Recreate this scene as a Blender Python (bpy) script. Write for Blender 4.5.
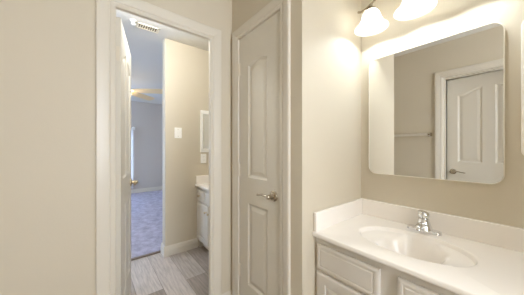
import bpy, bmesh, math, random
from mathutils import Vector, Matrix
from mathutils.geometry import tessellate_polygon

S = bpy.context.scene
C = S.collection
PI = math.pi
for o in list(bpy.data.objects):
    bpy.data.objects.remove(o)

# ------------------------------------------------------------------ camera
F_PX = 212.0
CAM_H = 1.24
cam_d = bpy.data.cameras.new('camera')
cam_d.sensor_width = 36.0
cam_d.lens = 36.0 * F_PX / 524.0
cam_d.clip_start = 0.02
cam = bpy.data.objects.new('camera', cam_d)
C.objects.link(cam)
cam.location = (0, 0, CAM_H)
cam.rotation_euler = (PI / 2, 0, math.radians(51.4))
S.camera = cam

# ------------------------------------------------------------------ world, exposure, daylight, side fill
w = bpy.data.worlds.new('sky')
S.world = w
w.use_nodes = True
w.node_tree.nodes['Background'].inputs[0].default_value = (0.55, 0.72, 1.0, 1)
w.node_tree.nodes['Background'].inputs[1].default_value = 5.0
S.view_settings.view_transform = 'Standard'
S.view_settings.look = 'None'
S.view_settings.gamma = 1
S.view_settings.exposure = 0.9
S.cycles.max_bounces = 16
S.cycles.diffuse_bounces = 10
S.cycles.glossy_bounces = 6
S.cycles.sample_clamp_indirect = 8
S.cycles.use_denoising = True
LAMP_W = 1.85
HALL_W = 22.0
SIDE_W = 21.5
FAN_W = 6.0
DAY_W = 25.0


def area(name, loc, rot, sx, sy, power, col):
    l = bpy.data.lights.new(name, 'AREA')
    l.shape = 'RECTANGLE'
    l.size, l.size_y, l.energy, l.color = sx, sy, power, col
    o = bpy.data.objects.new(name, l)
    C.objects.link(o)
    o.location, o.rotation_euler = loc, rot
    return o


# daylight coming in through the bedroom's side window (wall at Y = -2.4)
area('daylight_bedroom_window', (-4.6, -2.44, 1.45), (PI / 2, 0, 0), 1.9, 1.4, DAY_W, (0.58, 0.74, 1.0))
# added side fill, set at an invented window in the right end wall (X = 1.55), out of the picture
area('bathroom_side_fill', (1.57, 0.45, 1.55), (0, PI / 2, 0), 1.1, 0.9, SIDE_W, (1.0, 0.975, 0.93))


# ------------------------------------------------------------------ materials
def srgb(r, g, b):
    f = lambda c: (c / 255 / 12.92) if c / 255 <= 0.04045 else ((c / 255 + 0.055) / 1.055) ** 2.4
    return (f(r), f(g), f(b), 1)


def mat(name, col, rough=0.5, metal=0.0, spec=0.5, bump=0.0, bscale=200.0, var=0.0, vscale=3.0):
    m = bpy.data.materials.new(name)
    m.use_nodes = True
    nt = m.node_tree
    p = nt.nodes['Principled BSDF']
    p.inputs['Base Color'].default_value = col
    p.inputs['Roughness'].default_value = rough
    p.inputs['Metallic'].default_value = metal
    p.inputs['Specular IOR Level'].default_value = spec
    tc = nt.nodes.new('ShaderNodeTexCoord')
    if var:
        n = nt.nodes.new('ShaderNodeTexNoise')
        n.inputs['Scale'].default_value = vscale
        n.inputs['Detail'].default_value = 4
        nt.links.new(tc.outputs['Object'], n.inputs['Vector'])
        r = nt.nodes.new('ShaderNodeMapRange')
        r.inputs['To Min'].default_value = 1 - var
        r.inputs['To Max'].default_value = 1 + var
        nt.links.new(n.outputs['Fac'], r.inputs['Value'])
        mx = nt.nodes.new('ShaderNodeVectorMath')
        mx.operation = 'SCALE'
        mx.inputs[0].default_value = col[:3]
        nt.links.new(r.outputs['Result'], mx.inputs['Scale'])
        nt.links.new(mx.outputs['Vector'], p.inputs['Base Color'])
    if bump:
        n = nt.nodes.new('ShaderNodeTexNoise')
        n.inputs['Scale'].default_value = bscale
        n.inputs['Detail'].default_value = 3
        nt.links.new(tc.outputs['Object'], n.inputs['Vector'])
        b = nt.nodes.new('ShaderNodeBump')
        b.inputs['Strength'].default_value = bump
        b.inputs['Distance'].default_value = 0.002
        nt.links.new(n.outputs['Fac'], b.inputs['Height'])
        nt.links.new(b.outputs['Normal'], p.inputs['Normal'])
    return m


M = {}
M['wall'] = mat('greige wall paint', srgb(201, 191, 171), 0.65, bump=0.12, bscale=90, var=0.01)
M['bedwall'] = mat('grey bedroom paint', srgb(194, 186, 176), 0.8, bump=0.1, bscale=90)
M['ceil'] = mat('ceiling paint', srgb(214, 211, 203), 0.9, bump=0.3, bscale=120)
M['trim'] = mat('white trim enamel', srgb(210, 203, 189), 0.35, bump=0.02, bscale=40)
M['door'] = mat('white door enamel', srgb(210, 204, 191), 0.38, bump=0.04, bscale=60)
M['cab'] = mat('white cabinet enamel', srgb(212, 206, 196), 0.4, bump=0.03, bscale=60)
M['marble'] = mat('cultured marble', srgb(237, 231, 223), 0.22, var=0.012, vscale=5)
M['chrome'] = mat('chrome', (0.82, 0.83, 0.85, 1), 0.08, 1.0)
M['nickel'] = mat('satin nickel', (0.50, 0.44, 0.35, 1), 0.25, 1.0, var=0.05, vscale=30)
M['steel'] = mat('brushed steel', (0.74, 0.71, 0.65, 1), 0.38, 0.7)
M['brass'] = mat('antique brass', (0.5, 0.4, 0.24, 1), 0.3, 1.0)
M['hinge'] = mat('painted hinge', srgb(214, 206, 190), 0.35, 0.2)
M['mirror'] = mat('mirror glass', (0.90, 0.90, 0.885, 1), 0.0, 1.0)
M['mframe'] = mat('cream mirror edge', srgb(236, 230, 218), 0.3)
M['plastic'] = mat('white plastic', srgb(242, 240, 234), 0.35)
M['dark'] = mat('dark slot', srgb(60, 52, 44), 0.7)
M['duct'] = mat('duct opening', srgb(112, 96, 70), 0.7)
M['vent'] = mat('vent enamel', srgb(235, 226, 205), 0.4)
M['fan'] = mat('honey oak blade', srgb(232, 206, 156), 0.4, var=0.06, vscale=12)
M['fanwhite'] = mat('white fan enamel', srgb(236, 234, 230), 0.35)
M['curtain'] = mat('white curtain cloth', srgb(240, 240, 242), 0.9, bump=0.2, bscale=400)
M['strip'] = mat('transition strip', srgb(120, 104, 92), 0.5)


def emit_mat(name, col, s):
    m = bpy.data.materials.new(name)
    m.use_nodes = True
    p = m.node_tree.nodes['Principled BSDF']
    p.inputs['Base Color'].default_value = (0.9, 0.9, 0.88, 1)
    p.inputs['Emission Color'].default_value = col
    p.inputs['Emission Strength'].default_value = s
    return m


M['bulb'] = emit_mat('lit bulb', (1.0, 0.93, 0.82, 1), 9.0)


def frosted():
    m = bpy.data.materials.new('frosted glass shade')
    m.use_nodes = True
    nt = m.node_tree
    nt.nodes.clear()
    out = nt.nodes.new('ShaderNodeOutputMaterial')
    tr = nt.nodes.new('ShaderNodeBsdfTranslucent')
    tr.inputs[0].default_value = (0.97, 0.96, 0.94, 1)
    df = nt.nodes.new('ShaderNodeBsdfPrincipled')
    df.inputs['Base Color'].default_value = (0.93, 0.92, 0.9, 1)
    df.inputs['Roughness'].default_value = 0.25
    mx = nt.nodes.new('ShaderNodeMixShader')
    mx.inputs[0].default_value = 0.2
    nt.links.new(tr.outputs[0], mx.inputs[1])
    nt.links.new(df.outputs[0], mx.inputs[2])
    nt.links.new(mx.outputs[0], out.inputs[0])
    return m


M['shade'] = frosted()


def glass():
    m = bpy.data.materials.new('window glass')
    m.use_nodes = True
    nt = m.node_tree
    nt.nodes.clear()
    out = nt.nodes.new('ShaderNodeOutputMaterial')
    t = nt.nodes.new('ShaderNodeBsdfTransparent')
    g = nt.nodes.new('ShaderNodeBsdfGlossy')
    g.inputs['Roughness'].default_value = 0.02
    mx = nt.nodes.new('ShaderNodeMixShader')
    mx.inputs[0].default_value = 0.06
    nt.links.new(t.outputs[0], mx.inputs[1])
    nt.links.new(g.outputs[0], mx.inputs[2])
    nt.links.new(mx.outputs[0], out.inputs[0])
    return m


M['glass'] = glass()


def planks():
    m = bpy.data.materials.new('grey oak vinyl planks')
    m.use_nodes = True
    nt = m.node_tree
    L = nt.links.new
    p = nt.nodes['Principled BSDF']
    p.inputs['Roughness'].default_value = 0.45
    tc = nt.nodes.new('ShaderNodeTexCoord')
    mp = nt.nodes.new('ShaderNodeMapping')
    mp.inputs['Location'].default_value = (0.35, 1.315, 0)
    L(tc.outputs['Object'], mp.inputs['Vector'])
    br = nt.nodes.new('ShaderNodeTexBrick')
    br.offset = 0.37
    br.inputs['Color1'].default_value = (0.0, 0.0, 0.0, 1)
    br.inputs['Color2'].default_value = (1.0, 1.0, 1.0, 1)
    br.inputs['Mortar'].default_value = (0.5, 0.5, 0.5, 1)
    br.inputs['Scale'].default_value = 1.0
    br.inputs['Mortar Size'].default_value = 0.0016
    br.inputs['Mortar Smooth'].default_value = 0.2
    br.inputs['Brick Width'].default_value = 1.2
    br.inputs['Row Height'].default_value = 0.2
    L(mp.outputs['Vector'], br.inputs['Vector'])
    cr = nt.nodes.new('ShaderNodeValToRGB')
    cr.color_ramp.elements[0].color = srgb(118, 104, 88)
    cr.color_ramp.elements[1].color = srgb(200, 190, 182)
    L(br.outputs['Color'], cr.inputs['Fac'])
    # grain
    mp2 = nt.nodes.new('ShaderNodeMapping')
    mp2.inputs['Scale'].default_value = (2.5, 28, 1)
    L(tc.outputs['Object'], mp2.inputs['Vector'])
    ns = nt.nodes.new('ShaderNodeTexNoise')
    ns.inputs['Scale'].default_value = 2.2
    ns.inputs['Detail'].default_value = 8
    ns.inputs['Roughness'].default_value = 0.65
    L(mp2.outputs['Vector'], ns.inputs['Vector'])
    mr = nt.nodes.new('ShaderNodeMapRange')
    mr.inputs['From Min'].default_value = 0.3
    mr.inputs['From Max'].default_value = 0.7
    mr.inputs['To Min'].default_value = 0.62
    mr.inputs['To Max'].default_value = 1.18
    L(ns.outputs['Fac'], mr.inputs['Value'])
    sc = nt.nodes.new('ShaderNodeVectorMath')
    sc.operation = 'SCALE'
    L(cr.outputs['Color'], sc.inputs[0])
    L(mr.outputs['Result'], sc.inputs['Scale'])
    mix = nt.nodes.new('ShaderNodeMix')
    mix.data_type = 'RGBA'
    L(br.outputs['Fac'], mix.inputs['Factor'])
    L(sc.outputs['Vector'], mix.inputs['A'])
    mix.inputs['B'].default_value = srgb(96, 84, 76)
    L(mix.outputs['Result'], p.inputs['Base Color'])
    return m


M['planks'] = planks()


def carpet_mat():
    m = bpy.data.materials.new('mottled grey carpet')
    m.use_nodes = True
    nt = m.node_tree
    L = nt.links.new
    p = nt.nodes['Principled BSDF']
    p.inputs['Roughness'].default_value = 1.0
    p.inputs['Specular IOR Level'].default_value = 0.1
    tc = nt.nodes.new('ShaderNodeTexCoord')
    n1 = nt.nodes.new('ShaderNodeTexNoise')
    n1.inputs['Scale'].default_value = 9
    n1.inputs['Detail'].default_value = 8
    n1.inputs['Roughness'].default_value = 0.75
    L(tc.outputs['Object'], n1.inputs['Vector'])
    cr = nt.nodes.new('ShaderNodeValToRGB')
    cr.color_ramp.elements[0].position = 0.35
    cr.color_ramp.elements[0].color = srgb(148, 146, 160)
    cr.color_ramp.elements[1].position = 0.65
    cr.color_ramp.elements[1].color = srgb(190, 186, 204)
    L(n1.outputs['Fac'], cr.inputs['Fac'])
    L(cr.outputs['Color'], p.inputs['Base Color'])
    n2 = nt.nodes.new('ShaderNodeTexNoise')
    n2.inputs['Scale'].default_value = 160
    L(tc.outputs['Object'], n2.inputs['Vector'])
    b = nt.nodes.new('ShaderNodeBump')
    b.inputs['Strength'].default_value = 0.8
    b.inputs['Distance'].default_value = 0.006
    L(n2.outputs['Fac'], b.inputs['Height'])
    L(b.outputs['Normal'], p.inputs['Normal'])
    return m


M['carpet'] = carpet_mat()


nt_ = M['curtain'].node_tree
tr_ = nt_.nodes.new('ShaderNodeBsdfTranslucent')
tr_.inputs[0].default_value = (.9, .9, .92, 1)
mx_ = nt_.nodes.new('ShaderNodeMixShader')
mx_.inputs[0].default_value = .6
nt_.links.new(nt_.nodes['Principled BSDF'].outputs[0], mx_.inputs[1])
nt_.links.new(tr_.outputs[0], mx_.inputs[2])
nt_.links.new(mx_.outputs[0], nt_.nodes['Material Output'].inputs[0])


# ------------------------------------------------------------------ helpers
def box(bm, x0, x1, y0, y1, z0, z1):
    vs = [bm.verts.new(p) for p in ((x0, y0, z0), (x1, y0, z0), (x1, y1, z0), (x0, y1, z0),
                                    (x0, y0, z1), (x1, y0, z1), (x1, y1, z1), (x0, y1, z1))]
    for f in ((3, 2, 1, 0), (4, 5, 6, 7), (0, 1, 5, 4), (1, 2, 6, 5), (2, 3, 7, 6), (3, 0, 4, 7)):
        bm.faces.new([vs[i] for i in f])


def lathe(bm, prof, seg=32, mtx=None, close=False):
    """prof: list of (r, z) revolved about local Z"""
    rings = []
    for r, z in prof:
        if r < 1e-6:
            rings.append([bm.verts.new((0, 0, z))])
        else:
            rings.append([bm.verts.new((r * math.cos(2 * PI * i / seg), r * math.sin(2 * PI * i / seg), z)) for i in range(seg)])
    pairs = list(zip(rings[:-1], rings[1:]))
    if close:
        pairs.append((rings[-1], rings[0]))
    for a, b in pairs:
        for i in range(seg):
            j = (i + 1) % seg
            if len(a) == 1 and len(b) == 1:
                continue
            if len(a) == 1:
                bm.faces.new((a[0], b[i], b[j]))
            elif len(b) == 1:
                bm.faces.new((a[i], a[j], b[0]))
            else:
                bm.faces.new((a[i], a[j], b[j], b[i]))
    if mtx is not None:
        vs = [v for r in rings for v in r]
        bmesh.ops.transform(bm, matrix=mtx, verts=vs)


def smooth_path(pts, n=6):
    pts = [Vector(p) for p in pts]
    out = []
    for i in range(len(pts) - 1):
        p0, p1, p2, p3 = pts[max(i - 1, 0)], pts[i], pts[i + 1], pts[min(i + 2, len(pts) - 1)]
        for k in range(n):
            t = k / n
            out.append(0.5 * ((2 * p1) + (p2 - p0) * t + (2 * p0 - 5 * p1 + 4 * p2 - p3) * t * t + (3 * p1 - p0 - 3 * p2 + p3) * t ** 3))
    out.append(pts[-1])
    return out


def tube(bm, pts, radii, seg=12, flat=1.0, up=(0, 0, 1)):
    pts = [Vector(p) for p in pts]
    if not hasattr(radii, '__len__'):
        radii = [radii] * len(pts)
    if len(radii) != len(pts):
        rr = []
        for i in range(len(pts)):
            t = i / (len(pts) - 1) * (len(radii) - 1)
            k = min(int(t), len(radii) - 2)
            rr.append(radii[k] * (1 - t + k) + radii[k + 1] * (t - k))
        radii = rr
    rings = []
    up = Vector(up)
    for i, p in enumerate(pts):
        d = (pts[min(i + 1, len(pts) - 1)] - pts[max(i - 1, 0)]).normalized()
        s = d.cross(up)
        if s.length < 1e-3:
            s = d.cross(Vector((1, 0, 0)))
        s.normalize()
        n = s.cross(d).normalized()
        rings.append([bm.verts.new(p + radii[i] * (s * math.cos(2 * PI * k / seg) + n * flat * math.sin(2 * PI * k / seg))) for k in range(seg)])
    for a, b in zip(rings[:-1], rings[1:]):
        for k in range(seg):
            j = (k + 1) % seg
            bm.faces.new((a[k], a[j], b[j], b[k]))
    bm.faces.new(list(reversed(rings[0])))
    bm.faces.new(rings[-1])


def obj(name, bm, m, parent=None, bevel=0.0, segs=2, smooth=None, loc=None):
    bmesh.ops.recalc_face_normals(bm, faces=bm.faces[:])
    me = bpy.data.meshes.new(name)
    bm.to_mesh(me)
    bm.free()
    me.materials.append(m)
    o = bpy.data.objects.new(name, me)
    C.objects.link(o)
    if loc is not None:
        o.location = loc
    if parent is not None:
        o.parent = parent
    if bevel:
        b = o.modifiers.new('bevel', 'BEVEL')
        b.width, b.segments, b.limit_method = bevel, segs, 'ANGLE'
        b.angle_limit = math.radians(40)
    if smooth is not None:
        for p in me.polygons:
            p.use_smooth = True
        try:
            me.set_sharp_from_angle(angle=math.radians(smooth))
        except Exception:
            pass
    return o


def tag(o, label=None, cat=None, group=None, kind=None):
    if label: o['label'] = label
    if cat: o['category'] = cat
    if group: o['group'] = group
    if kind: o['kind'] = kind
    return o


def thing(name, label, cat, loc=(0, 0, 0), rotz=0.0, group=None, kind=None):
    o = bpy.data.objects.new(name, None)
    o.empty_display_size = 0.1
    C.objects.link(o)
    o.location = loc
    o.rotation_euler = (0, 0, rotz)
    return tag(o, label, cat, group, kind)


def boxes(name, lst, m, parent=None, bevel=0.0, **k):
    bm = bmesh.new()
    for b in lst:
        box(bm, *b)
    return obj(name, bm, m, parent, bevel, **k)


def struct(name, lst, m, label, cat, bevel=0.0):
    return tag(boxes(name, lst, m, None, bevel), label, cat, kind='structure')


def rrect(x0, x1, z0, z1, r, n=8):
    pts = []
    for cx, cz, a0 in ((x1 - r, z0 + r, -PI / 2), (x1 - r, z1 - r, 0), (x0 + r, z1 - r, PI / 2), (x0 + r, z0 + r, PI)):
        for i in range(n + 1):
            a = a0 + PI / 2 * i / n
            pts.append((cx + r * math.cos(a), cz + r * math.sin(a)))
    return pts


def prism(bm, pts, f0, f1):
    """closed outline (u, v) extruded between maps f0 and f1"""
    a = [bm.verts.new(f0(*p)) for p in pts]
    b = [bm.verts.new(f1(*p)) for p in pts]
    n = len(pts)
    for i in range(n):
        bm.faces.new((a[i], a[(i + 1) % n], b[(i + 1) % n], b[i]))
    bm.faces.new(list(reversed(a)))
    bm.faces.new(b)


# ------------------------------------------------------------------ geometry constants
XL = -1.435      # bathroom face of the doorway wall
XLB = -1.555     # hall face of the doorway wall
YM = 1.47        # mirror wall
YC = 0.847       # closet front wall
XS = -0.728      # closet side wall (left of the vanity)
YB = -0.35       # wall behind the camera
XR = 1.55        # far right end of the bathroom
XH = -2.57       # hall wall with the light switch
XHB = -2.69
YE = 0.642       # free end of that wall
YV = 1.54        # wall behind the hall vanity
XF = -6.60       # bedroom far wall
ZC = 2.485
D1 = (0.088, 0.718)            # bathroom doorway clear opening (Y)
D2 = (-1.331, -0.886)          # closet door clear opening (X)
D3 = (-0.632, 0.10)            # door behind the camera (X)
HEAD = 2.098
HEAD2 = 2.036
HEAD3 = 2.072

# ------------------------------------------------------------------ setting
struct('floor', [(-2.72, XR + .1, -1.6, 1.7, -0.06, 0)], M['planks'], 'grey wood plank vinyl floor seen through the doorway', 'floor')
struct('ceiling', [(XF - .1, XR + .1, -2.5, 2.7, ZC, ZC + 0.08)], M['ceil'], 'white painted ceiling', 'ceiling')
J = 0.018
struct('wall_left', [(XLB, XL, YB - .45, D1[0] - J, 0, ZC), (XLB, XL, D1[1] + J, YV, 0, ZC), (XLB, XL, D1[0] - J, D1[1] + J, HEAD + J, ZC)],
       M['wall'], 'plain greige wall holding the open doorway at the left', 'wall')
struct('wall_closet_front', [(XL, D2[0] - J, YC, YC + .1, 0, ZC), (D2[1] + J, XS, YC, YC + .1, 0, ZC), (D2[0] - J, D2[1] + J, YC, YC + .1, HEAD2 + J, ZC)],
       M['wall'], 'narrow greige wall around the closed narrow door', 'wall')
struct('wall_closet_side', [(XS - .1, XS, YC + .1, YM, 0, ZC)], M['wall'], 'short bright wall at the left end of the vanity', 'wall')
struct('wall_back', [(XL, XR + .1, YM, YM + .1, 0, ZC)], M['wall'], 'greige wall behind mirror and vanity', 'wall')
struct('wall_front', [(XL, D3[0] - J, YB - .16, YB, 0, ZC), (D3[1] + J, XR, YB - .16, YB, 0, ZC), (D3[0] - J, D3[1] + J, YB - .16, YB, HEAD3 + J, ZC)],
       M['wall'], 'greige wall with towel bar and white door, seen in the mirror', 'wall')
struct('wall_passage', [(-.95, -.85, -1.5, YB - .16, 0, ZC), (.40, .50, -1.5, YB - .16, 0, ZC), (-.85, .40, -1.5, -1.4, 0, ZC)], M['wall'], 'walls of the dark passage behind the door seen in the mirror', 'wall')
struct('wall_light_block', [(.66, .76, .77, YM, 0, ZC)], M['wall'], 'added unseen wall blocking side fill at the right end of the vanity outside the picture', 'wall')  # invented wall, holds the side fill back from vanity and short wall
struct('wall_right', [(XR, XR + .1, YB - .16, -.05, 0, ZC), (XR, XR + .1, .95, YM, 0, ZC), (XR, XR + .1, -.05, .95, 0, .95), (XR, XR + .1, -.05, .95, 2.15, ZC)], M['wall'], 'right end wall of the bathroom outside the picture', 'wall')
struct('wall_hall_switch', [(XHB, XH, YE, YV, 0, ZC)], M['wall'], 'greige wall with a light switch seen through the doorway', 'wall', bevel=0.006)
struct('wall_hall_vanity', [(XHB, XL, YV, YV + .1, 0, ZC)], M['wall'], 'wall behind the far vanity, hidden by the door frame', 'wall')
struct('wall_hall_left', [(XHB, XLB, -1.1, -1.0, 0, ZC), (XHB, XH, -1.0, -.55, 0, ZC), (XLB, XL, -1.0, YB - .45, 0, ZC)], M['wall'], 'wall at the left end of the passage, hidden by the open door', 'wall')
# bedroom
struct('wall_bedroom_far', [(XF - .1, XF, -2.4, -.60, 0, ZC), (XF - .1, XF, .84, 2.6, 0, ZC), (XF - .1, XF, -.6, .84, 0, .28), (XF - .1, XF, -.6, .84, 1.66, ZC)],
       M['bedwall'], 'grey far wall of the bedroom above blue grey carpet', 'wall')
struct('wall_bedroom_window', [(XF - .1, -5.6, -2.5, -2.4, 0, ZC), (-3.6, XHB, -2.5, -2.4, 0, ZC), (-5.6, -3.6, -2.5, -2.4, 0, .72), (-5.6, -3.6, -2.5, -2.4, 2.18, ZC)],
       M['bedwall'], 'bedroom wall with the daylight window, outside the picture', 'wall')
struct('wall_bedroom_right', [(XF - .1, XHB, 2.6, 2.7, 0, ZC)], M['bedwall'], 'right wall of the bedroom hidden behind the switch wall', 'wall')
struct('wall_bedroom_near', [(XHB, XHB + .02, YV + .1, 2.6, 0, ZC), (XHB, XHB + .02, -2.4, -1.1, 0, ZC)], M['bedwall'], 'near bedroom wall either side of the opening', 'wall')
cp = boxes('carpet', [(XF, -2.72, -2.4, 2.6, -0.06, 0.014)], M['carpet'])
tag(cp, 'mottled blue grey carpet covering the bedroom floor', 'carpet', kind='stuff')
st = boxes('floor_strip', [(-2.735, -2.70, -.55, YE, 0, 0.017)], M['strip'], bevel=0.004)
tag(st, 'thin brown floor strip between carpet and planks', 'floor strip', kind='structure')


# ---- casings, jambs, baseboards
def casing(bm, f, a0, a1, zt, wd=0.066, rv=0.004, lip=0.0):
    """f(u, d, z) maps along-wall u, out-of-wall d; inner edges a0, a1, head zt"""
    k = wd / .066
    prof = [(0, -lip), (0, .009), (.004, .0115), (.016 * k, .0125), (.020 * k, .0095), (.024 * k, .0135), (.040 * k, .0165), (.052 * k, .018), (.062 * k, .018), (wd, .015), (wd, 0)]
    if lip:
        prof = prof[:1] + [(0, .012), (.004, .0155)] + prof[3:] + [(.034, 0), (.034, -lip)]
    cols = []
    for w_, d in prof:
        u0, u1, z = a0 - rv - w_, a1 + rv + w_, zt + rv + w_
        cols.append([bm.verts.new(f(u0, d, 0)), bm.verts.new(f(u0, d, z)), bm.verts.new(f(u1, d, z)), bm.verts.new(f(u1, d, 0))])
    for a, b in zip(cols[:-1], cols[1:]):
        for i in range(3):
            bm.faces.new((a[i], a[i + 1], b[i + 1], b[i]))
    if lip:
        for i in range(3):
            bm.faces.new((cols[-1][i], cols[-1][i + 1], cols[0][i + 1], cols[0][i]))
    for i in (0, 3):
        bm.faces.new([c[i] for c in cols])


def door_frame(name, f, a0, a1, zt, depth, label, stop=None, wd=0.066, back=True, lip=None, rv=.004):
    bm = bmesh.new()
    if lip:
        casing(bm, f, *lip, wd, 0.0, .012)
    else:
        casing(bm, f, a0, a1, zt, wd, rv)
    if back:
        casing(bm, lambda u, d, z: f(u, -depth - d, z), a0, a1, zt)

    def fb(u0, u1, d0, d1, z0, z1):
        vs = [bm.verts.new(f(u, d, z)) for z in (z0, z1) for (u, d) in ((u0, d0), (u1, d0), (u1, d1), (u0, d1))]
        for q in ((0, 1, 2, 3), (4, 5, 6, 7), (0, 1, 5, 4), (1, 2, 6, 5), (2, 3, 7, 6), (3, 0, 4, 7)):
            bm.faces.new([vs[i] for i in q])
    fb(a0 - J, a0, -depth, 0, 0, zt + J)
    fb(a1, a1 + J, -depth, 0, 0, zt + J)
    fb(a0, a1, -depth, 0, zt, zt + J)
    if stop:
        s0, s1 = stop
        t = 0.011
        fb(a0, a0 + t, s0, s1, 0, zt - t)
        fb(a1 - t, a1, s0, s1, 0, zt - t)
        fb(a0, a1, s0, s1, zt - t, zt)
    o = obj(name, bm, M['trim'])
    return tag(o, label, 'door frame', kind='structure')


fL = lambda u, d, z: (XL + d, u, z)
fC = lambda u, d, z: (u, YC - d, z)
fB = lambda u, d, z: (u, YB + d, z)
door_frame('trim_1', fL, D1[0], D1[1], HEAD, 0.12, 'white moulded frame around the open doorway', wd=.088, lip=(.100, .659, 2.020))
door_frame('trim_2', fC, D2[0], D2[1], HEAD2, 0.10, 'white moulded frame around the closed narrow door', stop=(-0.09, -0.045), back=False, wd=.074, rv=0.002)
door_frame('trim_3', fB, D3[0], D3[1], HEAD3, 0.16, 'white door frame seen in the mirror', stop=(-0.105, -0.065), back=False)


def baseboard(name, segs, label, h=0.125):
    """segs: list of (p0, p1, normal) on the floor"""
    bm = bmesh.new()
    prof = [(0, 0), (.016, 0), (.016, h * .62), (.013, h * .70), (.011, h * .86), (.006, h * .95), (.004, h), (0, h)]
    for p0, p1, n in segs:
        p0, p1, n = Vector(p0), Vector(p1), Vector(n)
        r = [[bm.verts.new((p.x + n.x * d, p.y + n.y * d, z)) for d, z in prof] for p in (p0, p1)]
        k = len(prof)
        for i in range(k):
            bm.faces.new((r[0][i], r[0][(i + 1) % k], r[1][(i + 1) % k], r[1][i]))
        bm.faces.new(r[0])
        bm.faces.new(list(reversed(r[1])))
    return tag(obj(name, bm, M['trim']), label, 'baseboard', kind='structure')


cw = 0.077
baseboard('baseboard_left', [((XL, YB + .02), (XL, .011), (1, 0)), ((XL, .748), (XL, YC), (1, 0))], 'white baseboard on the doorway wall', 0.135)
baseboard('baseboard_closet', [((D2[1] + cw, YC), (XS, YC), (0, -1)), ((XS, YC - .0158), (XS, 0.94), (1, 0))], 'white baseboard at the corner beside the narrow door', 0.135)
baseboard('baseboard_front', [((XL + .02, YB), (D3[0] - cw, YB), (0, 1)), ((D3[1] + cw, YB), (XR, YB), (0, 1))], 'white baseboard below the towel bar wall', 0.135)
baseboard('baseboard_hall', [((XH, YE - .0158), (XH, 1.018), (1, 0)), ((XHB - .0155, YE), (XH, YE), (0, -1))], 'white baseboard wrapping the end of the switch wall', 0.115)
baseboard('baseboard_bedroom', [((XF, -2.4), (XF, 2.6), (1, 0)), ((XHB, YE + .001), (XHB, 2.55), (-1, 0))], 'white baseboard along the grey bedroom wall', 0.12)


# ------------------------------------------------------------------ doors
def arch_loop(x0, x1, z0, z1, rise, mode, d=0.0, n=14):
    """panel outline inset by d; mode: 0 flat, 1 hump, 2 rising right, 3 rising left"""
    a0, a1, b0 = x0 + d, x1 - d, z0 + d
    pts = [(a0, b0), (a1, b0)]
    for i in range(n + 1):
        u = 1 - i / n
        x = a0 + (a1 - a0) * u
        if mode == 1:
            s = math.sin(PI * u) ** 1.5
        elif mode == 2:
            s = (1 - math.cos(PI * u)) / 2
        elif mode == 3:
            s = (1 + math.cos(PI * u)) / 2
        else:
            s = 0
        pts.append((x, z1 - d + rise * s))
    return pts


def door_slab(bm, wdt, hgt, th, panels):
    """slab: x 0..wdt, y -th/2..th/2, z 0..hgt, moulded panels on both faces"""
    for sgn in (-1, 1):
        y = sgn * th / 2
        outer = [(0, 0), (wdt, 0), (wdt, hgt), (0, hgt)]
        holes = [arch_loop(*p) for p in panels]
        loops = [[Vector((a, b, 0)) for a, b in l] for l in [outer] + holes]
        flat = [q for l in loops for q in l]
        vs = [bm.verts.new((q.x, y, q.y)) for q in flat]
        for t in tessellate_polygon(loops):
            try:
                bm.faces.new([vs[i] for i in t])
            except ValueError:
                pass
        base = 4
        for p, h in zip(panels, holes):
            n = len(h)
            prev = vs[base:base + n]
            base += n
            for d, dep in ((.006, .005), (.014, .009), (.020, .009), (.044, .003), (.048, .003)):
                ring = [bm.verts.new((a, y - sgn * dep, b)) for a, b in arch_loop(*p, d=d)]
                for i in range(n):
                    bm.faces.new((prev[i], prev[(i + 1) % n], ring[(i + 1) % n], ring[i]))
                prev = ring
            bm.faces.new(prev)
    h = th / 2
    for q in (((0, -h, 0), (wdt, -h, 0), (wdt, h, 0), (0, h, 0)), ((0, -h, hgt), (wdt, -h, hgt), (wdt, h, hgt), (0, h, hgt)),
              ((0, -h, 0), (0, h, 0), (0, h, hgt), (0, -h, hgt)), ((wdt, -h, 0), (wdt, h, 0), (wdt, h, hgt), (wdt, -h, hgt))):
        bm.faces.new([bm.verts.new(c) for c in q])


def lever(parent, x, y, z, out, way, m):
    """lever handle: out = +-1 (local y away from slab), way = +-1 (local x direction of lever)"""
    bm = bmesh.new()
    R = Matrix.Translation((x, y, z)) @ Matrix.Rotation(-out * PI / 2, 4, 'X')
    lathe(bm, [(0, 0), (.033, 0), (.033, .004), (.030, .008), (.022, .011), (.014, .013), (.012, .030), (.014, .036), (.014, .05), (.010, .056), (0, .057)], 28, R)
    h = obj('door_handle', bm, m, parent, smooth=40)
    bm = bmesh.new()
    yo = y + out * .047
    pts = smooth_path([(x, yo, z), (x + way * .02, yo + out * .003, z + .003), (x + way * .05, yo + out * .004, z + .006), (x + way * .08, yo, z - .001), (x + way * .108, yo - out * .004, z - .006), (x + way * .118, yo - out * .012, z - .005)], 5)
    tube(bm, pts, [.0105, .010, .0085, .008, .0075, .006], 12, flat=.8)
    obj('lever', bm, m, h, smooth=50)
    return h


def hinge(parent, x, y, z, m):
    bm = bmesh.new()
    lathe(bm, [(0, -.047), (.004, -.045), (.0058, -.042), (.0058, .042), (.004, .045), (0, .047)], 12, Matrix.Translation((x, y, z)))
    return bm


# bathroom door: open, swung into the hall. local x = leaf direction
W1 = .609
d1 = thing('door_1', 'open white panel door swung away through the doorway', 'door', (-1.563, D1[0] + .004, .012), 0, kind='structure')
ang = math.radians(78)
d1.rotation_euler = (0, 0, PI / 2 + ang)
P2 = lambda wd, hh, st_, mid: [(st_, wd / 2 - mid / 2, hh - 1.0, hh - .20, .06, 2), (wd / 2 + mid / 2, wd - st_, hh - 1.0, hh - .20, .06, 3),
                               (st_, wd / 2 - mid / 2, .22, .83, 0, 0), (wd / 2 + mid / 2, wd - st_, .22, .83, 0, 0)]
bm = bmesh.new()
door_slab(bm, W1, 2.022, .035, P2(W1, 2.022, .10, .09))
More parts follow.
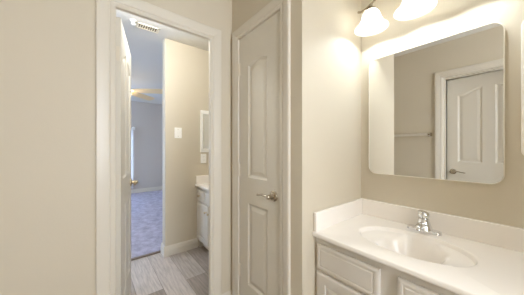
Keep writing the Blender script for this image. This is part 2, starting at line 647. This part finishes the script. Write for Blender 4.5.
# when closed (local x along +Y) local +y points to -X; bathroom face is local -y
leaf = obj('door_leaf', bm, M['door'], d1, loc=(0, -.0255, 0))
lever(d1, W1 - .062, -.043, .935, -1, -1, M['brass'])
lever(d1, W1 - .062, -.008, .935, 1, -1, M['brass'])
for z in (.25, 1.02, 1.80):
    bm = hinge(d1, -.001, .0, z, M['hinge'])
    box(bm, -.0015, 0, -.036, -.004, z - .044, z + .044)
    obj('hinge', bm, M['hinge'], d1, smooth=40)

# closet door: closed, hinged at the left
W2 = D2[1] - D2[0] - .006
d2 = thing('door_2', 'closed narrow white door with bronze lever beside the vanity wall', 'door', (D2[0] + .003, YC + .0185, .012), 0, kind='structure')
bm = bmesh.new()
door_slab(bm, W2, 2.022, .035, [(.112, W2 - .122, 1.02, 1.80, .022, 1), (.108, W2 - .118, .27, .84, 0, 0)])
obj('door_leaf', bm, M['door'], d2)
lever(d2, W2 - .058, -.0175, .937, -1, -1, M['nickel'])
for z in (.33, 1.06, 1.80):
    bm = hinge(d2, -.001, -.021, z, M['hinge'])
    box(bm, .001, .018, -.0195, -.0165, z - .044, z + .044)
    obj('hinge', bm, M['hinge'], d2, smooth=40)

# door behind the camera, seen in the mirror; hinged at the right, flush with its far side
AJ = math.radians(5)
W3 = D3[1] - D3[0] - .006
d3 = thing('door_3', 'white panel door with lever reflected in the mirror', 'door', (D3[1] - .003 - W3 * math.cos(AJ), YB - .136 - W3 * math.sin(AJ), .012), AJ, kind='structure')
bm = bmesh.new()
door_slab(bm, W3, HEAD3 - .018, .035, P2(W3, HEAD3 - .018, .105, .10))
obj('door_leaf', bm, M['door'], d3)
lever(d3, .062, .0175, .937, 1, 1, M['nickel'])

# ------------------------------------------------------------------ bedroom: windows, curtain, fan
def window(name, label, f, a0, a1, z0, z1):
    t = thing(name, label, 'window', (0, 0, 0), kind='structure')
    bm = bmesh.new()

    def fb(u0, u1, d0, d1, zz0, zz1):
        vs = [bm.verts.new(f(u, d, z)) for z in (zz0, zz1) for (u, d) in ((u0, d0), (u1, d0), (u1, d1), (u0, d1))]
        for q in ((0, 1, 2, 3), (4, 5, 6, 7), (0, 1, 5, 4), (1, 2, 6, 5), (2, 3, 7, 6), (3, 0, 4, 7)):
            bm.faces.new([vs[i] for i in q])
    k = .05
    fb(a0, a0 + k, -.08, -.02, z0, z1)
    fb(a1 - k, a1, -.08, -.02, z0, z1)
    fb(a0 + k, a1 - k, -.08, -.02, z0, z0 + k)
    fb(a0 + k, a1 - k, -.08, -.02, z1 - k, z1)
    zm = (z0 + z1) / 2
    fb(a0 + k, a1 - k, -.075, -.03, zm - .02, zm + .02)
    obj('window_frame', bm, M['trim'], t)
    bm = bmesh.new()
    bm.faces.new([bm.verts.new(f(*p)) for p in ((a0 + k, -.05, z0 + k), (a1 - k, -.05, z0 + k), (a1 - k, -.05, z1 - k), (a0 + k, -.05, z1 - k))])
    obj('pane', bm, M['glass'], t)
    return t


window('window_1', 'bright window in the bedroom far wall behind the curtain', lambda u, d, z: (XF + d, u, z), -.6, .84, .28, 1.66)
window('window_2', 'daylight window in the bedroom side wall outside the picture', lambda u, d, z: (u, -2.4 + d, z), -5.6, -3.6, .72, 2.18)

window('added_fill_window', 'added unseen window for the side fill in the right end wall outside the picture', lambda u, d, z: (XR - d, u, z), -.05, .95, .95, 2.15)  # made up to carry the side fill; no window known here

ct = thing('curtain', 'white curtain hanging at the far bedroom wall beside the open door edge', 'curtain', (XF + .08, .62, 0))
bm = bmesh.new()
N = 60
cols = []
for i in range(N + 1):
    u = i / N
    y = .215 - u * .44
    x = .018 * math.sin(u * 2 * PI * 6)
    cols.append([bm.verts.new((x * (1.0 if z < 1.5 else .6), y, z)) for z in (.16, .6, 1.1, 1.5, 1.74)])
for a, b in zip(cols[:-1], cols[1:]):
    for i in range(4):
        bm.faces.new((a[i], b[i], b[i + 1], a[i + 1]))
cl = obj('panel', bm, M['curtain'], ct, smooth=80)
sd = cl.modifiers.new('solid', 'SOLIDIFY')
sd.thickness = .004
bm = bmesh.new()
tube(bm, [(0, -1.25, 1.75), (0, .20, 1.75)], .011, 12)
lathe(bm, [(0, -.03), (.018, -.024), (.028, -.008), (.028, .008), (.018, .024), (0, .03)], 16, Matrix.Translation((0, .225, 1.75)) @ Matrix.Scale(1.5, 4) @ Matrix.Rotation(PI / 2, 4, 'X'))
for yy in (-1.15, .13):
    box(bm, -.08, 0, yy - .008, yy + .008, 1.742, 1.758)
obj('curtain_rod', bm, M['fanwhite'], ct, smooth=40)

FAN = Vector((-4.363, .414, 0))
fan = thing('ceiling_fan', 'ceiling fan with honey wood blades in the bedroom', 'ceiling fan', (FAN.x, FAN.y, ZC))
bm = bmesh.new()
lathe(bm, [(0, 0), (.07, 0), (.07, -.02), (.05, -.055), (.014, -.06), (.012, -.14), (0, -.14)], 24)
obj('downrod', bm, M['fanwhite'], fan, smooth=40)
bm = bmesh.new()
lathe(bm, [(0, -.135), (.05, -.135), (.105, -.16), (.115, -.20), (.11, -.245), (.08, -.265), (0, -.265)], 32)
obj('motor_housing', bm, M['fanwhite'], fan, smooth=40)
base_a = math.atan2(.772, -.635)
for k in range(5):
    a = base_a + k * 2 * PI / 5
    bm = bmesh.new()
    out = [(.17, -.055), (.30, -.07), (.64, -.08), (.70, -.06), (.72, 0), (.70, .06), (.64, .08), (.30, .07), (.17, .055)]
    R = Matrix.Rotation(a, 4, 'Z') @ Matrix.Rotation(math.radians(-16), 4, 'X')
    prism(bm, out, lambda u, v: R @ Vector((u, v, -.006)) + Vector((0, 0, -.255)), lambda u, v: R @ Vector((u, v, 0)) + Vector((0, 0, -.255)))
    b = obj('blade', bm, M['fan'], fan)
    bm = bmesh.new()
    prism(bm, [(.09, -.02), (.24, -.03), (.25, 0), (.24, .03), (.09, .02)], lambda u, v: R @ Vector((u, v, 0)) + Vector((0, 0, -.255)), lambda u, v: R @ Vector((u, v, .005)) + Vector((0, 0, -.255)))
    obj('blade_iron', bm, M['fanwhite'], b)
bm = bmesh.new()
lathe(bm, [(0, -.265), (.05, -.265), (.10, -.285), (.12, -.31), (.11, -.345), (.07, -.375), (0, -.388)], 28)
obj('light_bowl', bm, M['shade'], fan, smooth=60)
pl = bpy.data.lights.new('fan_lamp', 'POINT')
pl.energy, pl.color, pl.shadow_soft_size = FAN_W, (1, .82, .55), .05
po = bpy.data.objects.new('fan_lamp', pl)
C.objects.link(po)
po.parent = fan
po.location = (0, 0, -.32)

# ------------------------------------------------------------------ hall: vent, sprinkler, switch, outlet, medicine cabinet
vt = thing('ceiling_vent', 'cream slotted air vent on the ceiling beyond the doorway', 'vent', (-2.46, .444, ZC))
bm = bmesh.new()
VX, VY = .052, .108
for b in ((-VX, -VX + .014, -VY, VY), (VX - .014, VX, -VY, VY), (-VX, VX, -VY, -VY + .014), (-VX, VX, VY - .014, VY)):
    box(bm, b[0], b[1], b[2], b[3], -.008, 0)
obj('vent_frame', bm, M['vent'], vt)
boxes('backing', [(-VX + .01, VX - .01, -VY + .01, VY - .01, -.002, 0)], M['duct'], vt)
for k in range(9):
    y = -VY + .022 + k * (2 * VY - .044) / 8
    bm = bmesh.new()
    r = Matrix.Translation((0, y, -.006)) @ Matrix.Rotation(math.radians(35), 4, 'X')
    box(bm, -VX + .012, VX - .012, -.008, .008, -.0008, .0008)
    bmesh.ops.transform(bm, matrix=r, verts=bm.verts[:])
    obj('slat', bm, M['vent'], vt)

bm = bmesh.new()
lathe(bm, [(0, 0), (.030, 0), (.030, -.006), (.022, -.012), (.012, -.016), (.012, -.026), (.022, -.032), (.022, -.040), (.010, -.046), (0, -.047)], 24)
sp = obj('fire_sprinkler', bm, M['plastic'], smooth=40, loc=(-2.413, .309, ZC))
tag(sp, 'small round white sprinkler head on the ceiling left of the vent', 'sprinkler')


def wall_plate(name, label, cat, loc, rotz, w_, h_):
    """local: x out of wall"""
    t = thing(name, label, cat, loc, rotz)
    bm = bmesh.new()
    prism(bm, rrect(-w_ / 2, w_ / 2, -h_ / 2, h_ / 2, .006, 4), lambda u, v: (0, u, v), lambda u, v: (.006, u, v))
    obj('cover_plate', bm, M['plastic'], t, bevel=.002)
    return t


sw = wall_plate('light_switch', 'white light switch plate on the wall through the doorway', 'light switch', (XH, .785, 1.412), 0, .082, .124)
bm = bmesh.new()
box(bm, .006, .016, -.006, .006, -.004, .012)
obj('toggle', bm, M['plastic'], sw, bevel=.001)
for z in (.04, -.04):
    bm = bmesh.new()
    lathe(bm, [(0, 0), (.004, 0), (.003, .0015), (0, .002)], 10, Matrix.Translation((.006, 0, z)) @ Matrix.Rotation(PI / 2, 4, 'Y'))
    obj('screw', bm, M['nickel'], sw)
ot = wall_plate('wall_outlet', 'white outlet plate on the wall under the narrow white framed cabinet', 'outlet', (XH, 1.10, 1.10), 0, .075, .118)
for z in (.022, -.022):
    bm = bmesh.new()
    prism(bm, rrect(-.016, .016, z - .014, z + .014, .008, 4), lambda u, v: (.006, u, v), lambda u, v: (.0075, u, v))
    s = obj('socket', bm, M['plastic'], ot)
    boxes('slot', [(.0075, .0079, -.007, -.005, z - .005, z + .005), (.0075, .0079, .005, .007, z - .005, z + .005)], M['dark'], s)

mc = thing('wall_cabinet', 'white framed wall cabinet above the far vanity counter', 'wall cabinet', (XH, 1.055, 1.18))
boxes('cabinet_body', [(0, .008, 0, .40, 0, .53)], M['plastic'], mc, bevel=.002)
bm = bmesh.new()
for b in ((0, .40, 0, .045), (0, .40, .485, .53)):
    box(bm, .008, .018, b[0], b[1], b[2], b[3])
for b in ((0, .035), (.365, .40)):
    box(bm, .008, .018, b[0], b[1], .045, .485)
fr = obj('door', bm, M['plastic'], mc, bevel=.003)
boxes('mirror', [(.008, .011, .035, .365, .045, .485)], M['mirror'], fr)


# ------------------------------------------------------------------ vanities
def panel_front(name, parent, m, x0, x1, z0, z1, y, th=.019, inner=False):
    """raised cabinet front facing -Y at y (back face), with moulded edge; inner: framed raised panel"""
    bm = bmesh.new()
    rings = [(0, 0), (0, th - .006), (.004, th - .002), (.010, th)]
    if inner:
        rings += [(.052, th), (.056, th - .007), (.062, th - .007), (.082, th - .001), (.084, th - .001)]
    else:
        rings += [(.018, th), (.021, th - .003), (.026, th - .003), (.030, th - .0005)]
    prev = None
    for d, dep in rings:
        r = [bm.verts.new(p) for p in ((x0 + d, y - dep, z0 + d), (x1 - d, y - dep, z0 + d), (x1 - d, y - dep, z1 - d), (x0 + d, y - dep, z1 - d))]
        if prev:
            for i in range(4):
                bm.faces.new((prev[i], prev[(i + 1) % 4], r[(i + 1) % 4], r[i]))
        else:
            bm.faces.new(list(reversed(r)))
        prev = r
    bm.faces.new(prev)
    return obj(name, bm, m, parent)


def knob(parent, x, y, z, m):
    bm = bmesh.new()
    lathe(bm, [(0, 0), (.009, 0), (.006, .004), (.005, .012), (.012, .018), (.015, .023), (.012, .029), (0, .031)], 18, Matrix.Translation((x, y, z)) @ Matrix.Rotation(PI / 2, 4, 'X'))
    return obj('knob', bm, m, parent, smooth=40)


ZT = .786          # counter top
YCF = .925         # counter front edge
YF = .962          # face frame front
VX0, VX1 = XS, .014
van = thing('vanity_cabinet', 'white bathroom vanity cabinet under the counter with the sink', 'vanity cabinet', (0, 0, 0))
bm = bmesh.new()
box(bm, VX0 + .001, VX0 + .018, YF + .02, YM - .001, .0, ZT - .027)
box(bm, VX1 - .018, VX1, YF + .02, YM - .001, .0, ZT - .027)
box(bm, VX0 + .018, VX1 - .018, YF + .02, YM - .001, .10, .115)
box(bm, VX0 + .018, VX1 - .018, YM - .012, YM - .001, .115, ZT - .027)
box(bm, VX0 + .018, VX1 - .018, YF + .07, YF + .085, 0, .10)
obj('cabinet_body', bm, M['cab'], van)
bm = bmesh.new()
XA, XB = -.391, -.324
for a, b in ((VX0 + .001, VX0 + .033), (XA - .015, XB + .015), (VX1 - .033, VX1)):
    box(bm, a, b, YF, YF + .02, .10, ZT - .027)
for z0, z1 in ((.10, .13), (.555, .605), (ZT - .072, ZT - .027)):
    box(bm, VX0 + .033, XA - .015, YF, YF + .02, z0, z1)
    box(bm, XB + .015, VX1 - .033, YF, YF + .02, z0, z1)
obj('face_frame', bm, M['cab'], van)
panel_front('drawer_front', van, M['cab'], VX0 + .016, XA, .588, .724, YF)
panel_front('drawer_front', van, M['cab'], XB, VX1 - .016, .588, .724, YF)
panel_front('door', van, M['cab'], VX0 + .016, XA, .118, .574, YF, inner=True)
panel_front('door', van, M['cab'], XB, VX1 - .016, .118, .574, YF, inner=True)

# counter with the moulded oval bowl
top = None
BX, BY, RA, RB = -.352, 1.185, .232, .160


def counter_mesh(x0, x1, y0, y1, cx, cy, ra, rb, zt, depth=.125):
    bm = bmesh.new()
    angs = sorted(set([2 * PI * i / 96 for i in range(96)] + [math.atan2(b - cy, a - cx) % (2 * PI) for a in (x0, x1) for b in (y0, y1)]))
    n = len(angs)

    def edge(t):
        c, s = math.cos(t), math.sin(t)
        k = min(((x1 - cx) / c) if c > 1e-9 else ((x0 - cx) / c) if c < -1e-9 else 1e9,
                ((y1 - cy) / s) if s > 1e-9 else ((y0 - cy) / s) if s < -1e-9 else 1e9)
        return cx + k * c, cy + k * s

    def ell(t, f):
        c, s = math.cos(t), math.sin(t)
        k = 1 / math.sqrt((c / ra) ** 2 + (s / rb) ** 2)
        return cx + f * k * c, cy + f * k * s
    rings = []
    E = [edge(t) for t in angs]
    # underside to lip to top
    for dy, dz in ((.020, -.028), (.012, -.028), (.008, -.026), (.008, -.021), (.0, -.018), (0, -.005), (.002, -.002), (.006, 0)):
        rings.append([bm.verts.new((x, y + (dy if y < y0 + 1e-4 else 0), zt + dz)) for x, y in E])

    sm = lambda t: (lambda q: q * q * (3 - 2 * q))(min(max(t, 0), 1))

    def drop(x, y, f):
        # shallow moulded shelf at both ends, deep scalloped bowl in the middle
        dx, dy = (x - cx) / (ra * .60), (y - cy - .004) / (rb * .97)
        th = math.atan2(dy, dx)
        r2 = math.hypot(dx, dy) * (1 + .035 * math.cos(8 * th))
        return .018 * sm((1 - f) / .06) + .022 * sm((1 - f) / .6) + (depth - .04) * sm((1.0 - r2) / .45)
    for f in (1.05, 1.0, .99, .98, .965, .95, .93, .90, .86, .82, .78, .74, .70, .66, .62, .57, .52, .46, .40, .33, .26, .18, .10):
        row = []
        for t in angs:
            x, y = ell(t, f)
            row.append(bm.verts.new((x, y, zt - (drop(x, y, f) if f < 1 else 0))))
        rings.append(row)
    for a, b in zip(rings[:-1], rings[1:]):
        for i in range(n):
            j = (i + 1) % n
            bm.faces.new((a[i], a[j], b[j], b[i]))
    bm.faces.new(rings[-1])
    return bm


ctop = thing('countertop', 'white cultured marble vanity top with moulded oval sink bowl', 'countertop', (0, 0, 0))
obj('counter_slab', counter_mesh(VX0 + .001, VX1 + .008, YCF, YM - .001, BX, BY, RA, RB, ZT), M['marble'], ctop, smooth=35)
boxes('backsplash', [(VX0 + .001, VX1 + .008, YM - .021, YM - .001, ZT - .002, ZT + .102)], M['marble'], ctop, bevel=.005, segs=3)
boxes('side_splash', [(VX0 + .001, VX0 + .021, YCF + .012, YM - .021, ZT - .002, ZT + .102)], M['marble'], ctop, bevel=.005, segs=3)
bm = bmesh.new()
lathe(bm, [(0, .004), (.012, .004), (.014, .001), (.020, .003), (.022, 0), (.022, -.004), (0, -.004)], 24, Matrix.Translation((BX, BY + .004, ZT - .1235)))
obj('drain', bm, M['chrome'], ctop, smooth=40)

# faucet
fc = thing('faucet', 'small chrome single lever faucet at the back of the sink', 'faucet', (-.350, 1.398, ZT))
bm = bmesh.new()
prism(bm, rrect(-.078, .078, -.026, .026, .024, 8), lambda u, v: (u, v, 0), lambda u, v: (u * .97, v * .92, .018))
obj('base_plate', bm, M['chrome'], fc, bevel=.004, segs=3, smooth=40)
bm = bmesh.new()
lathe(bm, [(0, .016), (.040, .016), (.036, .028), (.029, .046), (.025, .062), (.0245, .070), (.018, .076), (0, .078)], 28)
obj('body', bm, M['chrome'], fc, smooth=40)
bm = bmesh.new()
tube(bm, smooth_path([(0, -.005, .036), (0, -.04, .046), (0, -.075, .048), (0, -.100, .040), (0, -.106, .026)], 5), [.019, .018, .0165, .015, .013], 16, flat=.75, up=(0, .3, 1))
obj('spout', bm, M['chrome'], fc, smooth=50)
bm = bmesh.new()
lathe(bm, [(0, .074), (.020, .075), (.026, .084), (.027, .094), (.022, .104), (.012, .109), (0, .110)], 24)
tube(bm, smooth_path([(0, .008, .098), (0, -.02, .112), (0, -.05, .120), (0, -.074, .119)], 5), [.012, .011, .010, .008], 12, flat=.6)
obj('handle', bm, M['chrome'], fc, smooth=45)

# wall mirror
MX0, MX1, MZ0, MZ1 = -.668, -.064, 1.068, 1.822
mr = thing('wall_mirror', 'large mirror with rounded corners and a thin cream edge over the vanity', 'mirror', (0, YM, 0))
bm = bmesh.new()
o1, o2 = rrect(MX0, MX1, MZ0, MZ1, .048, 10), rrect(MX0 + .0035, MX1 - .0035, MZ0 + .0035, MZ1 - .0035, .0445, 10)
n = len(o1)
v = [[bm.verts.new((a, y, b)) for a, b in o_] for o_, y in ((o1, -.001), (o1, -.019), (o2, -.021), (o2, -.001))]
for k in range(4):
    a, b = v[k], v[(k + 1) % 4]
    for i in range(n):
        bm.faces.new((a[i], a[(i + 1) % n], b[(i + 1) % n], b[i]))
obj('mirror_frame', bm, M['mframe'], mr)
bm = bmesh.new()
prism(bm, rrect(MX0 + .003, MX1 - .003, MZ0 + .003, MZ1 - .003, .045, 10), lambda u, w_: (u, -.018, w_), lambda u, w_: (u, -.002, w_))
obj('mirror_glass', bm, M['mirror'], mr)

# cabinet at the right edge of the picture
rc = thing('medicine_cabinet', 'pale rounded wall cabinet at the right edge beside the mirror', 'wall cabinet', (0, YM, 0))
bm = bmesh.new()
prism(bm, rrect(-.018, .36, 1.195, 1.80, .03, 6), lambda u, w_: (u, -.001, w_), lambda u, w_: (u, -.012, w_))
obj('cabinet_body', bm, M['mframe'], rc, bevel=.003)
bm = bmesh.new()
prism(bm, rrect(-.004, .346, 1.209, 1.786, .024, 6), lambda u, w_: (u, -.012, w_), lambda u, w_: (u, -.018, w_))
obj('door', bm, M['mirror'], rc)


# vanity light
def vanity_light(label, loc, rotz, watts, zrim=1.958):
    """local: wall at y = 0, light hangs towards -y, centred on x = 0"""
    t = thing('vanity_light', label, 'wall light', loc, rotz)
    YS = -.160
    zn = zrim + .115
    bm = bmesh.new()
    lathe(bm, [(0, 0), (.062, 0), (.062, .008), (.052, .018), (.030, .024), (0, .026)], 32, Matrix.Translation((0, -.001, zn + .075)) @ Matrix.Rotation(PI / 2, 4, 'X'))
    obj('backplate', bm, M['nickel'], t, smooth=40)
    bm = bmesh.new()
    tube(bm, [(0, -.02, zn + .075), (0, YS, zn + .075)], .008, 10)
    tube(bm, smooth_path([(-.300, YS, zn + .020), (-.272, YS, zn + .012), (-.235, YS, zn + .022), (-.17, YS, zn + .060), (-.09, YS, zn + .078), (0, YS, zn + .075),
                          (.09, YS, zn + .078), (.17, YS, zn + .060), (.235, YS, zn + .022), (.272, YS, zn + .012), (.300, YS, zn + .020)], 6), .007, 10)
    obj('arm', bm, M['nickel'], t, smooth=50)
    for x in (-.220, 0, .220):
        za = zn + (.075 if x == 0 else .032)
        bm = bmesh.new()
        tube(bm, [(x, YS, zn), (x, YS, za)], .008, 10)
        lathe(bm, [(0, .012), (.012, .012), (.026, 0), (.028, -.014), (.026, -.016), (0, -.016)], 20, Matrix.Translation((x, YS, zn)))
        obj('socket', bm, M['nickel'], t, smooth=40)
        prof = [(.024, zn - .006), (.032, zn - .012), (.042, zn - .024), (.049, zn - .042), (.055, zn - .062), (.064, zn - .082), (.078, zn - .100), (.092, zn - .112), (.094, zn - .116)]
        inner = [(r - .003, z - .001) for r, z in reversed(prof)]
        bm = bmesh.new()
        lathe(bm, prof + inner, 40, Matrix.Translation((x, YS, 0)), close=True)
        sh = obj('glass_shade', bm, M['shade'], t, smooth=60)
        bm = bmesh.new()
        lathe(bm, [(0, 0), (.010, .001), (.022, .008), (.029, .022), (.029, .036), (.021, .052), (.014, .066), (.013, .078), (0, .080)], 24, Matrix.Translation((x, YS, zn - .054)) @ Matrix.Scale(.8, 4))
        bulb = obj('bulb', bm, M['bulb'], sh, smooth=60)
        l = bpy.data.lights.new('bulb_light', 'POINT')
        l.energy, l.color, l.shadow_soft_size = watts, (.90, 1.0, 1.08), .02
        lo = bpy.data.objects.new('bulb_light', l)
        C.objects.link(lo)
        lo.parent = sh
        lo.location = (x, YS, zn - .072)
    return t


vanity_light('metal wall light with three frosted bell shades above the mirror', (-.368, YM, 0), 0, LAMP_W)
cl_ = thing('added_ceiling_light', 'round flush ceiling light added to brighten the passage, hidden by the door frame', 'ceiling light', (-1.86, .36, ZC))  # unseen fixture, added only to brighten the passage
bm = bmesh.new()
lathe(bm, [(0, 0), (.14, 0), (.14, -.018), (.128, -.024), (0, -.024)], 36)
obj('base_plate', bm, M['nickel'], cl_, smooth=40)
bm = bmesh.new()
lathe(bm, [(.126, -.024), (.13, -.036), (.118, -.064), (.085, -.088), (.04, -.10), (0, -.103)], 36)
obj('glass_shade', bm, M['shade'], cl_, smooth=60)
l = bpy.data.lights.new('added_ceiling_lamp', 'POINT')
l.energy, l.color, l.shadow_soft_size = HALL_W, (.97, 1.0, 1.02), .06
lo = bpy.data.objects.new('added_ceiling_lamp', l)
C.objects.link(lo)
lo.parent = cl_
lo.location = (0, 0, -.115)


# ------------------------------------------------------------------ towel bar on the wall behind the camera
tb = thing('towel_bar', 'square metal towel bar on the greige wall seen in the mirror', 'towel bar', (-.975, YB, 1.40))
boxes('bar', [(-.235, .235, .050, .062, -.015, .015)], M['steel'], tb, bevel=.003)
for x in (-.225, .225):
    bk = boxes('bracket', [(x - .011, x + .011, .006, .066, -.011, .011), (x - .022, x + .022, 0, .008, -.022, .022)], M['nickel'], tb, bevel=.002)

# ------------------------------------------------------------------ hall vanity
HX0, HX1 = XH, -1.60
HYF = 1.02
hv = thing('vanity_cabinet', 'white vanity cabinet with small knobs seen through the doorway', 'vanity cabinet', (0, 0, 0))
boxes('cabinet_body', [(HX0 + .001, HX0 + .019, HYF + .02, YV - .001, 0, ZT - .027), (HX1 - .018, HX1, HYF + .02, YV - .001, 0, ZT - .027), (HX0 + .019, HX1 - .018, HYF + .02, YV - .001, .10, .118), (HX0 + .019, HX1 - .018, HYF + .07, HYF + .085, 0, .10)], M['cab'], hv)
boxes('face_frame', [(HX0 + .001, HX0 + .034, HYF + .001, HYF + .02, .10, ZT - .027), (HX1 - .033, HX1, HYF + .001, HYF + .02, .10, ZT - .027), (-2.36, -2.30, HYF + .001, HYF + .02, .61, ZT - .06), (-2.25, -2.19, HYF + .001, HYF + .02, .13, .56),
      (HX0 + .034, HX1 - .033, HYF + .001, HYF + .02, .10, .13), (HX0 + .034, HX1 - .033, HYF + .001, HYF + .02, .56, .61), (HX0 + .034, HX1 - .033, HYF + .001, HYF + .02, ZT - .06, ZT - .027)], M['cab'], hv)
d = panel_front('drawer_front', hv, M['cab'], HX0 + .022, -2.345, .592, .728, HYF + .001)
knob(d, -2.447, HYF - .018, .662, M['brass'])
d = panel_front('drawer_front', hv, M['cab'], -2.315, HX1 - .016, .592, .728, HYF + .001)
d = panel_front('door', hv, M['cab'], HX0 + .022, -2.235, .125, .575, HYF + .001, inner=True)
knob(d, -2.262, HYF - .018, .505, M['brass'])
d = panel_front('door', hv, M['cab'], -2.205, HX1 - .016, .125, .575, HYF + .001, inner=True)
knob(d, -2.178, HYF - .018, .505, M['brass'])
hc = thing('countertop', 'white vanity top at the far cabinet seen through the doorway', 'countertop', (0, 0, 0))
obj('counter_slab', counter_mesh(HX0 + .001, HX1 + .01, HYF - .03, YV - .001, -2.05, 1.26, .22, .16, ZT), M['marble'], hc, smooth=35)
boxes('side_splash', [(HX0 + .001, HX0 + .021, HYF - .02, YV - .021, ZT - .002, ZT + .102)], M['marble'], hc, bevel=.005)
boxes('backsplash', [(HX0 + .001, HX1 + .01, YV - .021, YV - .001, ZT - .002, ZT + .102)], M['marble'], hc, bevel=.005)
